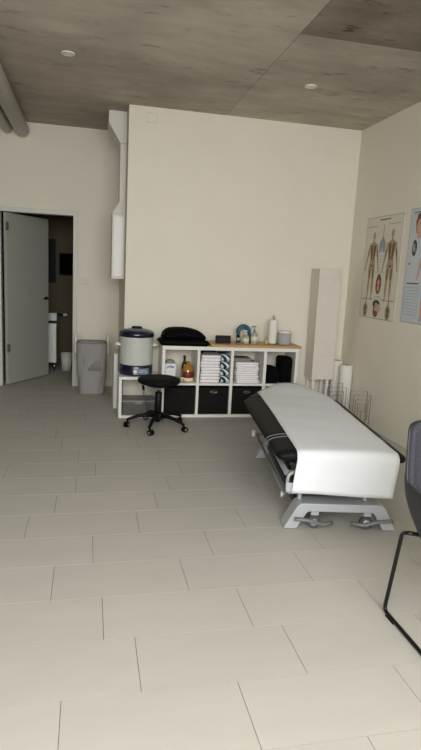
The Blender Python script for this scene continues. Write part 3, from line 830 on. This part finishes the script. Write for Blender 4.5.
# ------------------------------------------------------------------ charts on the right wall
def ell(bm, cu, cv, ru, rv, mi, d, n=16, rot=0):
    vs = []
    for k in range(n):
        a = 2*PI*k/n; x, y = ru*math.cos(a), rv*math.sin(a)
        vs.append((cu+x*math.cos(rot)-y*math.sin(rot), cv+x*math.sin(rot)+y*math.cos(rot)))
    flat(bm, vs, mi, d)
def flat(bm, poly, mi, d):
    f = bm.faces.new([bm.verts.new((-d, -u, v)) for u, v in poly]); f.material_index = mi
def rect(bm, u0, u1, v0, v1, mi, d): flat(bm, [(u0, v0), (u1, v0), (u1, v1), (u0, v1)], mi, d)
def limb(bm, pts, mi, d):
    """pts: (u, v, halfwidth)"""
    L = []; Rr = []
    for i, (u, v, w) in enumerate(pts):
        a = pts[max(0, i-1)]; b = pts[min(len(pts)-1, i+1)]
        du, dv_ = b[0]-a[0], b[1]-a[1]; q = math.hypot(du, dv_)
        nu, nv = -dv_/q, du/q
        L.append((u+nu*w, v+nv*w)); Rr.append((u-nu*w, v-nv*w))
    for k in range(len(pts)-1):
        flat(bm, [L[k], L[k+1], Rr[k+1], Rr[k]], mi, d)
def figure(bm, cu, top, H, mi, mj, d):
    s = H
    ell(bm, cu, top-.065*s, .036*s, .062*s, mi, d)
    limb(bm, [(cu, top-.12*s, .020*s), (cu, top-.16*s, .022*s)], mi, d)
    limb(bm, [(cu, top-.15*s, .03*s), (cu, top-.175*s, .085*s), (cu, top-.22*s, .115*s), (cu, top-.30*s, .09*s), (cu, top-.39*s, .07*s), (cu, top-.46*s, .085*s), (cu, top-.52*s, .08*s)], mi, d)
    for q in (-1, 1):
        limb(bm, [(cu+q*.10*s, top-.185*s, .022*s), (cu+q*.13*s, top-.30*s, .028*s), (cu+q*.155*s, top-.40*s, .022*s), (cu+q*.185*s, top-.51*s, .014*s), (cu+q*.20*s, top-.58*s, .018*s)], mi, d+.0001)
        limb(bm, [(cu+q*.045*s, top-.48*s, .048*s), (cu+q*.05*s, top-.62*s, .042*s), (cu+q*.055*s, top-.73*s, .028*s), (cu+q*.06*s, top-.82*s, .03*s), (cu+q*.06*s, top-.95*s, .014*s), (cu+q*.075*s, top-.995*s, .022*s)], mi, d+.0002)
        limb(bm, [(cu+q*.05*s, top-.20*s, .03*s), (cu+q*.04*s, top-.30*s, .026*s), (cu+q*.03*s, top-.42*s, .015*s)], mj, d+.0003)
        limb(bm, [(cu+q*.05*s, top-.55*s, .016*s), (cu+q*.053*s, top-.69*s, .012*s)], mj, d+.0004)
        limb(bm, [(cu+q*.128*s, top-.28*s, .009*s), (cu+q*.15*s, top-.38*s, .008*s)], mj, d+.0004)
    ell(bm, cu, top-.505*s, .03*s, .018*s, mj, d+.0005)
def torso(bm, cu, top, H, mi, mj, d):
    s = H
    ell(bm, cu, top-.09*s, .07*s, .09*s, mi, d)
    limb(bm, [(cu, top-.15*s, .05*s), (cu, top-.25*s, .10*s), (cu, top-.33*s, .20*s), (cu, top-.5*s, .18*s), (cu, top-.72*s, .15*s), (cu, top-.88*s, .18*s), (cu, top-1.0*s, .15*s)], mi, d)
    for q in (-1, 1): limb(bm, [(cu+q*.19*s, top-.33*s, .04*s), (cu+q*.23*s, top-.6*s, .04*s), (cu+q*.21*s, top-.85*s, .03*s)], mi, d+.0001)
    ell(bm, cu, top-.5*s, .08*s, .12*s, mj, d+.0002); ell(bm, cu, top-.78*s, .07*s, .09*s, mj, d+.0002)
def textrow(bm, u0, u1, v, mi, d, h=.006):
    u = u0
    while u < u1-.004:
        w = min(random.uniform(.012, .03), u1-u); rect(bm, u, u+w, v, v+h, mi, d); u += w+.006
# chart 1, local u runs to the right in the photo (-Y), origin at its centre
W, H_ = .735, 1.05
ch = thing('anatomy_poster', 'beige anatomy poster with two standing figures on the right wall', 'poster', (RX-.001, 5.458, 1.683))
bm = B(); bx(bm, -.005, 0, -W/2, W/2, -H_/2, H_/2, 0)
d = .0056
figure(bm, -.185, .375, .70, 2, 3, d); figure(bm, .19, .39, .735, 2, 3, d)
rect(bm, -.10, .12, .485, .495, 1, d); rect(bm, -.345, -.14, .425, .430, 4, d); rect(bm, .10, .335, .435, .440, 4, d)
limb(bm, [(0, .44, .006), (.0, .30, .007)], 6, d); limb(bm, [(.0, .31, .014), (-.03, .24, .035), (-.035, .16, .022)], 6, d); limb(bm, [(.0, .31, .014), (.035, .24, .035), (.04, .16, .022)], 6, d+.0001)
for k in range(7): textrow(bm, -.055, .055, .12-.03*k, 4, d, .004)
ell(bm, -.005, -.165, .058, .105, 3, d); ell(bm, -.005, -.165, .044, .085, 5, d+.0002); ell(bm, -.005, -.15, .02, .03, 7, d+.0004); ell(bm, -.005, -.21, .022, .028, 7, d+.0004)
textrow(bm, -.10, .10, -.045, 4, d); textrow(bm, -.07, .07, -.30, 4, d)
rect(bm, -.36, .35, -.325, -.322, 4, d)
torso(bm, -.24, -.338, .175, 8, 3, d); torso(bm, .235, -.338, .178, 8, 3, d)
ell(bm, -.01, -.375, .075, .045, 1, d); ell(bm, -.01, -.385, .035, .028, 6, d+.0002); ell(bm, .03, -.42, .05, .05, 7, d+.0003); ell(bm, -.01, -.475, .045, .035, 3, d+.0004); ell(bm, -.01, -.475, .025, .02, 5, d+.0006); ell(bm, -.05, -.45, .018, .04, 5, d+.0005)
textrow(bm, -.33, -.12, -.332, 1, d, .005); textrow(bm, .10, .33, -.332, 1, d, .005)
for a in ((-W/2, -W/2+.004, -H_/2, H_/2), (W/2-.005, W/2, -H_/2, H_/2), (-W/2, W/2, H_/2-.004, H_/2), (-W/2, W/2, -H_/2, -H_/2+.005)): rect(bm, *a, 4, d+.0001)
obj('poster_sheet', bm, ['charts', 'ink', 'skin', 'skindark', 'greyink', 'chartred', 'chartlung', 'chartpink', 'olive'], ch)
ch2 = thing('anatomy_poster', 'pale blue anatomy poster cut off by the right edge of the photo', 'poster', (RX-.001, 4.60, 1.703))
bm = B(); bx(bm, -.005, 0, -W/2, W/2, -H_/2, H_/2, 0)
limb(bm, [(-.20, .30, .05), (-.20, .40, .075), (-.19, .46, .05)], 5, d); ell(bm, -.205, .36, .045, .07, 7, d+.0003); ell(bm, -.20, .45, .06, .03, 3, d+.0004)
limb(bm, [(-.20, .30, .03), (-.20, .25, .035)], 7, d)
rect(bm, -.32, .3, .485, .493, 1, d); textrow(bm, -.30, -.10, .47, 4, d, .004)
ell(bm, -.255, .165, .04, .075, 1, d); ell(bm, -.265, .17, .022, .04, 6, d+.0002); ell(bm, -.24, .14, .015, .025, 4, d+.0003)
ell(bm, -.315, .02, .013, .013, 3, d)
figure(bm, .02, .40, .90, 7, 3, d)
rect(bm, -.33, -.12, -.165, -.155, 1, d)
for k in range(10): textrow(bm, -.33, -.13, -.20-.028*k, 4, d, .004)
for a in ((-.34, -.337, -.46, -.18), (-.115, -.112, -.46, -.18)): rect(bm, *a, 4, d)
torso(bm, .26, .35, .25, 8, 3, d)
for a in ((-W/2, -W/2+.004, -H_/2, H_/2), (W/2-.005, W/2, -H_/2, H_/2), (-W/2, W/2, H_/2-.004, H_/2), (-W/2, W/2, -H_/2, -H_/2+.005)): rect(bm, *a, 4, d+.0001)
obj('poster_sheet', bm, ['chartblue', 'ink', 'skin', 'skindark', 'greyink', 'chartred', 'chartlung', 'chartpink', 'olive'], ch2)

# ------------------------------------------------------------------ treatment bed
bed = thing('treatment_bed', 'charcoal upholstered treatment bed on a grey wheeled lifting frame', 'bed', (1.223, 3.10, 0), math.radians(-9))
SCN, HB, ZC = .285, .052, .478     # centre line, half thickness, centre height
def half_w(t):
    a = .425
    if t > 1.42: 
        q = (t-1.42)/.55; a = .425*(1-.56*q**1.2)
    return a
def cen(t):
    return SCN+.02*max(0, 1-t/1.2)+(.06*((t-1.42)/.55) if t > 1.42 else 0)
def sec_h(x):                       # 0..1 height of the section at |x| of half width
    return max(0., 1-abs(x)**3.2)**(1/2.6)
def loft(t0, t1, n, r0, r1):
    """padded section from t0 to t1 with rounded ends r0, r1"""
    bm = B(); rings = []; K = 36
    ts = []
    for i in range(n+1): ts.append(t0+(t1-t0)*i/n)
    ext = sorted(set(ts+[t0+r0*(1-math.cos(PI/2*k/5)) for k in range(6)]+[t1-r1*(1-math.cos(PI/2*k/5)) for k in range(6)]))
    for t in ext:
        e = 1.
        if t < t0+r0: e = math.sqrt(max(.0, 1-((t0+r0-t)/r0)**2))
        if t > t1-r1: e = min(e, math.sqrt(max(.0, 1-((t-t1+r1)/r1)**2)))
        e = max(e, .12)
        a = half_w(t)-HB*(1-e)*.9-.02*max(0, 1-t/1.2); h = HB*(.25+.75*e)
        rg = []
        for k in range(K):
            th_ = 2*PI*k/K; c, s = math.cos(th_), math.sin(th_)
            x = math.copysign(abs(c)**(.55), c); zz = math.copysign(sec_h(x), s) if abs(s) > 1e-6 else 0
            rg.append(bm.verts.new((cen(t)+a*x, t, ZC+h*zz*(1 if s > 0 else .9))))
        rings.append(rg)
    for a, b in zip(rings, rings[1:]):
        for k in range(K): bm.faces.new((a[k], a[(k+1) % K], b[(k+1) % K], b[k]))
    bm.faces.new(rings[0]); bm.faces.new(rings[-1])
    return bm
obj('foot_section', loft(-.035, .288, 5, .05, .012), 'vinyl', bed, smooth=True)
obj('back_section', loft(.300, 1.43, 12, .012, .015), 'vinyl', bed, smooth=True)
obj('head_section', loft(1.44, 1.98, 9, .015, .07), 'vinyl', bed, smooth=True)
for t in (.262, .318):
    bm = B(); pts = []
    for k in range(40):
        th_ = 2*PI*k/40; c, s = math.cos(th_), math.sin(th_)
        x = math.copysign(abs(c)**.55, c); zz = math.copysign(sec_h(x), s) if abs(s) > 1e-6 else 0
        pts.append((cen(t)+(half_w(t)+.0015-.02*max(0, 1-t/1.2))*x, t, ZC+(HB+.0015)*zz*(1 if s > 0 else .9)))
    tube(bm, pts, .0038, 6, True); obj('piping', bm, 'piping', bed)
bm = B(); bx(bm, .0, .57, .02, 1.40, .405, .4285); obj('mattress_board', bm, 'darkframe', bed, bevel=.004)
bm = B()
for s in (-.03, .60): tube(bm, [(s, -.02, .375), (s, 1.50, .375)], .017, 10)
for t in (.0, .75, 1.48): tube(bm, [(-.03, t, .375), (.60, t, .375)], .014, 8)
for s, t in ((.02, .1), (.55, .1), (.02, 1.3), (.55, 1.3)): bx(bm, s-.012, s+.012, t-.012, t+.012, .388, .4045)
obj('upper_frame', bm, 'midgrey', bed)
bm = B()
for s in (-.025, .60): tube(bm, [(s, .03, .22), (s, 1.36, .22)], .010, 10)
for t in (.06, 1.33): tube(bm, [(-.025, t, .22), (.60, t, .22)], .009, 8)
obj('lower_frame', bm, 'midgrey', bed)
bm = B()
for s, q in ((.08, 1), (.50, 1)):
    for t in (.07, 1.39): bx(bm, s-.011, s+.011, t-.011, t+.011, .176, .215)
obj('support_post', bm, 'silver', bed)
bm = B()
for s in (.10, .46):
    for (ta, za, tb, zb) in ((.20, .13, 1.20, .365), (1.20, .13, .20, .365)):
        tube(bm, [(s+(.03 if ta > tb else 0), ta, za), (s+(.03 if ta > tb else 0), tb, zb)], .018, 8, flat=1.4)
obj('scissor_arm', bm, 'darkframe', bed)
bm = B(); tube(bm, [(.28, .3, .16), (.28, .75, .25)], .03, 12); tube(bm, [(.28, .75, .25), (.28, 1.1, .33)], .014, 10); obj('actuator', bm, 'darkframe', bed)
bm = B()
for s in (.10, .47): bx(bm, s-.025, s+.025, .13, 1.36, .09, .135)
obj('base_beam', bm, 'darkframe', bed, bevel=.004)
bm = B(); tube(bm, smooth_path([(.03, -.03, .395), (-.025, -.045, .375), (-.03, -.05, .29), (-.015, -.05, .262), (.04, -.03, .262)], rad=.03), .011, 8); hd = obj('end_handle', bm, 'rail', bed); tag(hd, 'pale grey loop at the foot end')
bm = B(); bx(bm, -.037, .012, -.0665, -.062, .272, .33); tag(obj('plate', bm, 'silver', hd, bevel=.002), 'small pale plate')
bm = B(); lathe(bm, [(0, 0), (.02, 0), (.02, .012), (0, .014)], seg=16)
for v in bm.verts: v.co = Vector((-.036-v.co.z, .03+v.co.x, .22+v.co.y))
obj('frame_cap', bm, 'silver', bed)
bm = B(); lathe(bm, [(0, 0), (.03, 0), (.03, .02), (.02, .028), (0, .03)], seg=18)
for v in bm.verts: v.co = Vector((-.03-v.co.z, 1.38+v.co.x, .215+v.co.y))
tag(obj('side_knob', bm, 'carton', bed), 'pale round knob')
arch = [(-.02, .004), (.062, .004), (.12, .108), (.135, .118), (.535, .118), (.55, .108), (.612, .004), (.695, .004), (.615, .155), (.585, .172), (.09, .172), (.06, .155)]
for nm, t0, t1 in (('front_crossbar', 0, .13), ('rear_crossbar', 1.34, 1.45)):
    bm = B(); prism(bm, arch, 'y', t0, t1); cb = obj(nm, bm, 'silver', bed, bevel=.007, seg=3)
    for s in (-1, 1):
        bm = B(); bx(bm, .337+s*.316-.03, .337+s*.316+.03, t0+.01, t1-.01, 0, .0038); obj('foot_pad', bm, 'rubber', cb)
for t in (.03, 1.40):
    for s in (.175, .51):
        bm = B()
        tube(bm, [(s, t-.012, .042), (s, t+.012, .042)], .0418, 24)
        w = obj('castor_wheel', bm, 'rubber', bed)
        bm = B(); lathe(bm, [(0, 0), (.024, 0), (.022, .003), (0, .004)], seg=18)
        for v in bm.verts: v.co = Vector((s+v.co.x, t-.0122-v.co.z, .042+v.co.y))
        tag(obj('wheel_cap', bm, 'silver', w), 'pale wheel centre')
        bm = B(); prism(bm, [(s-.012, .034), (s+.012, .034), (s+.024, .092), (s-.024, .092)], 'y', t+.0130, t+.017)
        bx(bm, s-.024, s+.024, t-.0185, t+.0185, .092, .117); obj('castor_fork', bm, 'silver', w)
for s0, q in ((.035, 1), (.65, -1)):
    bm = B()
    pts = [(s0, -.045, .090), (s0+q*.06, -.05, .088), (s0+q*.12, -.045, .076), (s0+q*.17, -.03, .050), (s0+q*.25, .0, .052)]
    tube(bm, smooth_path(pts, rad=.05), .0145, 10, flat=.8); obj('brake_pedal', bm, 'midgrey', bed)

# paper sheet draped along the bed
def top_z(s, t):
    a = half_w(t); x = (s-cen(t))/a
    return ZC+HB*sec_h(min(1, abs(x)))
bm = B()
NS = 24; rows = []
path = []
for i in range(31): path.append(('top', 1.955-(1.955+.03)*i/30))
for k in range(1, 7): path.append(('arc', k/6))
for k in range(1, 9): path.append(('drop', k/8))
FT = -.03; RA = .05
for kd, q in path:
    row = []
    for j in range(NS+1):
        v = j/NS
        if kd == 'top':
            t = q
            sl, sr = .015-.02*max(0, (t-.9)), .638
            a = half_w(t)*.93
            sl = max(sl, cen(t)-a); sr = min(sr, cen(t)+a)
            s = sl+(sr-sl)*v
            z = top_z(s, t)+.0055+.0012*math.sin(t*19+v*3)
            if t > 1.5: z += .02*math.sin(PI*v)*min(1, (t-1.5)/.3)
            row.append(bm.verts.new((s, t, z)))
        elif kd == 'arc':
            s = .015+(.638-.015)*v; z0 = top_z(s, 0)+.0055
            an = q*PI/2
            row.append(bm.verts.new((s, FT-RA*math.sin(an), z0-RA*(1-math.cos(an)))))
        else:
            s0 = .015+(.638-.015)*v; z0 = top_z(s0, 0)+.0055-RA
            s = s0+-.022*q
            zb = .272-.016*v+.003*math.sin(v*5)
            row.append(bm.verts.new((s, FT-RA-.008*q+.004*math.sin(v*7+1)*q, z0+(zb-z0)*q)))
    rows.append(row)
for a, b in zip(rows, rows[1:]):
    for k in range(NS): bm.faces.new((a[k], a[k+1], b[k+1], b[k]))
pp = obj('paper_sheet', bm, 'paper', smooth=True, loc=(1.223, 3.10, 0)); pp.rotation_euler = (0, 0, math.radians(-9))
sm = pp.modifiers.new('thick', 'SOLIDIFY'); sm.thickness = .001; sm.offset = 1
tag(pp, 'white paper sheet draped along the treatment bed and over its foot end', 'paper')

# ------------------------------------------------------------------ armchair at the right edge
CX, CY = 1.652, 1.868
ac = thing('armchair', 'dark grey shell chair with black sled frame at the right edge', 'chair', (CX, CY, 0))
NT = 56; NZ = 12
def plan(th_, k):
    """superellipse; th 0 = front-left, pi = front-right, going round the back"""
    c, s = math.cos(th_), math.sin(th_)
    e = .42
    return Vector((-.315*k*math.copysign(abs(c)**e, c), .312*k*math.copysign(abs(s)**e, s)))
def rim_z(th_):
    # angle measured from the side: back is pi/2
    q = abs(th_-PI/2)
    t = min(1, max(0, (q-.85)/.36)); t = t*t*(3-2*t)
    return .952-.215*t-.03*min(1, q/.85)**4-.02*max(0, q-1.0)
def shell_pts(off):
    rows = []
    for i in range(NT+1):
        th_ = -.42+(PI+.84)*i/NT
        rz = rim_z(th_); col = []
        for j in range(NZ+1):
            u = j/NZ
            z = .445+(rz-.445)*u + off*(1-u)
            k = (.74+.26*math.sin(min(1, (z-.445)/.28)*PI/2)) if z < .745 else 1.0+.02*(z-.745)/.2
            p = plan(th_, k)
            n_ = p.normalized()*off
            col.append((p.x-n_.x, p.y-n_.y, z))
        rows.append(col)
    return rows
def shell_bm(offA, offB, bottom):
    bm = B(); A = shell_pts(offA); Bq = shell_pts(offB)
    va = [[bm.verts.new(p) for p in c] for c in A]; vb = [[bm.verts.new(p) for p in c] for c in Bq]
    for g_ in (va, vb):
        for i in range(NT):
            for j in range(NZ): bm.faces.new((g_[i][j], g_[i+1][j], g_[i+1][j+1], g_[i][j+1]))
    for i in range(NT):
        bm.faces.new((va[i][-1], va[i+1][-1], vb[i+1][-1], vb[i][-1])); bm.faces.new((va[i][0], vb[i][0], vb[i+1][0], va[i+1][0]))
    for i in (0, NT):
        for j in range(NZ): bm.faces.new((va[i][j], va[i][j+1], vb[i][j+1], vb[i][j]))
    return bm
obj('shell', shell_bm(0, .011, True), 'chairshell', ac, smooth=True)
o = obj('upholstery', shell_bm(.0115, .034, False), 'chairfabric', ac, smooth=True); tag(o, 'grey melange fabric lining')
bm = B(); lathe(bm, [(0, .440), (.20, .440), (.236, .4445), (0, .4445)], seg=32); obj('seat_base', bm, 'chairshell', ac)
obj('seat', (lambda b: ([setattr(v, 'co', v.co+Vector((0, -.035, .456))) for v in b.verts], b)[1])(pillow_bm(.36, .40, .07, 5)), 'chairfabric', ac, smooth=True)
for s, nm in ((-1, 'sled_runner'), (1, 'sled_runner')):
    bm = B(); x = s*.257
    pts = [(s*.12, .20, .437), (x-s*.0, .215, .462), (x, .262, .44), (x, .335, .011), (x, -.30, .011), (x, -.22, .43), (s*.12, -.20, .437)]
    tube(bm, smooth_path(pts, rad=.035), .0095, 10); rn = obj(nm, bm, 'blackrod', ac)
    for y in (.27, -.24):
        bm = B(); bx(bm, x-.012, x+.012, y-.035, y+.035, 0, .006); obj('glide', bm, 'blackplastic', rn, bevel=.002)
bm = B()
for y in (.20, -.20): tube(bm, [(-.125, y, .437), (.125, y, .437)], .0085, 8)
obj('cross_bar', bm, 'blackrod', ac)

# ------------------------------------------------------------------ light
def area(name, loc, rot, sx, sy, e, col):
    l = D.lights.new(name, 'AREA'); l.shape = 'RECTANGLE'; l.size = sx; l.size_y = sy; l.energy = e; l.color = col
    o = D.objects.new(name, l); COL.objects.link(o); o.location = loc; o.rotation_euler = rot
    return o
area('window_daylight', ((WX0+WX1)/2-.4, NY-.6, 2.5), (math.radians(42), 0, 0), 4.4, 3.0, 535, (1., 1., .985))
w = D.worlds.new('daylight'); SC.world = w; w.use_nodes = True
w.node_tree.nodes['Background'].inputs['Color'].default_value = (.80, .88, 1., 1)
w.node_tree.nodes['Background'].inputs['Strength'].default_value = 1.0

# ------------------------------------------------------------------ camera
F = 563.688
MM = [[0.9769592608453675, -0.207332610254567, 0.0506338954999611], [0.011529487752041871, -0.1856274488476836, -0.982552553885275], [0.21311422655620313, 0.9604975996634914, -0.17896001642831533]]
c = D.cameras.new('camera'); co = D.objects.new('camera', c); COL.objects.link(co)
Rm = Matrix((MM[0], [-x for x in MM[1]], [-x for x in MM[2]])).transposed()
co.matrix_world = Matrix.Translation((0, 0, 1.55)) @ Rm.to_4x4()
c.sensor_fit = 'VERTICAL'; c.sensor_height = 36; c.lens = F*36/750; c.clip_start = .02
SC.camera = co
SC.cycles.use_denoising = True
SC.cycles.max_bounces = 10; SC.cycles.diffuse_bounces = 6
vs = SC.view_settings
vs.view_transform = 'Standard'; vs.look = 'None'; vs.gamma = 1; vs.exposure = 0; vs.use_curve_mapping = False
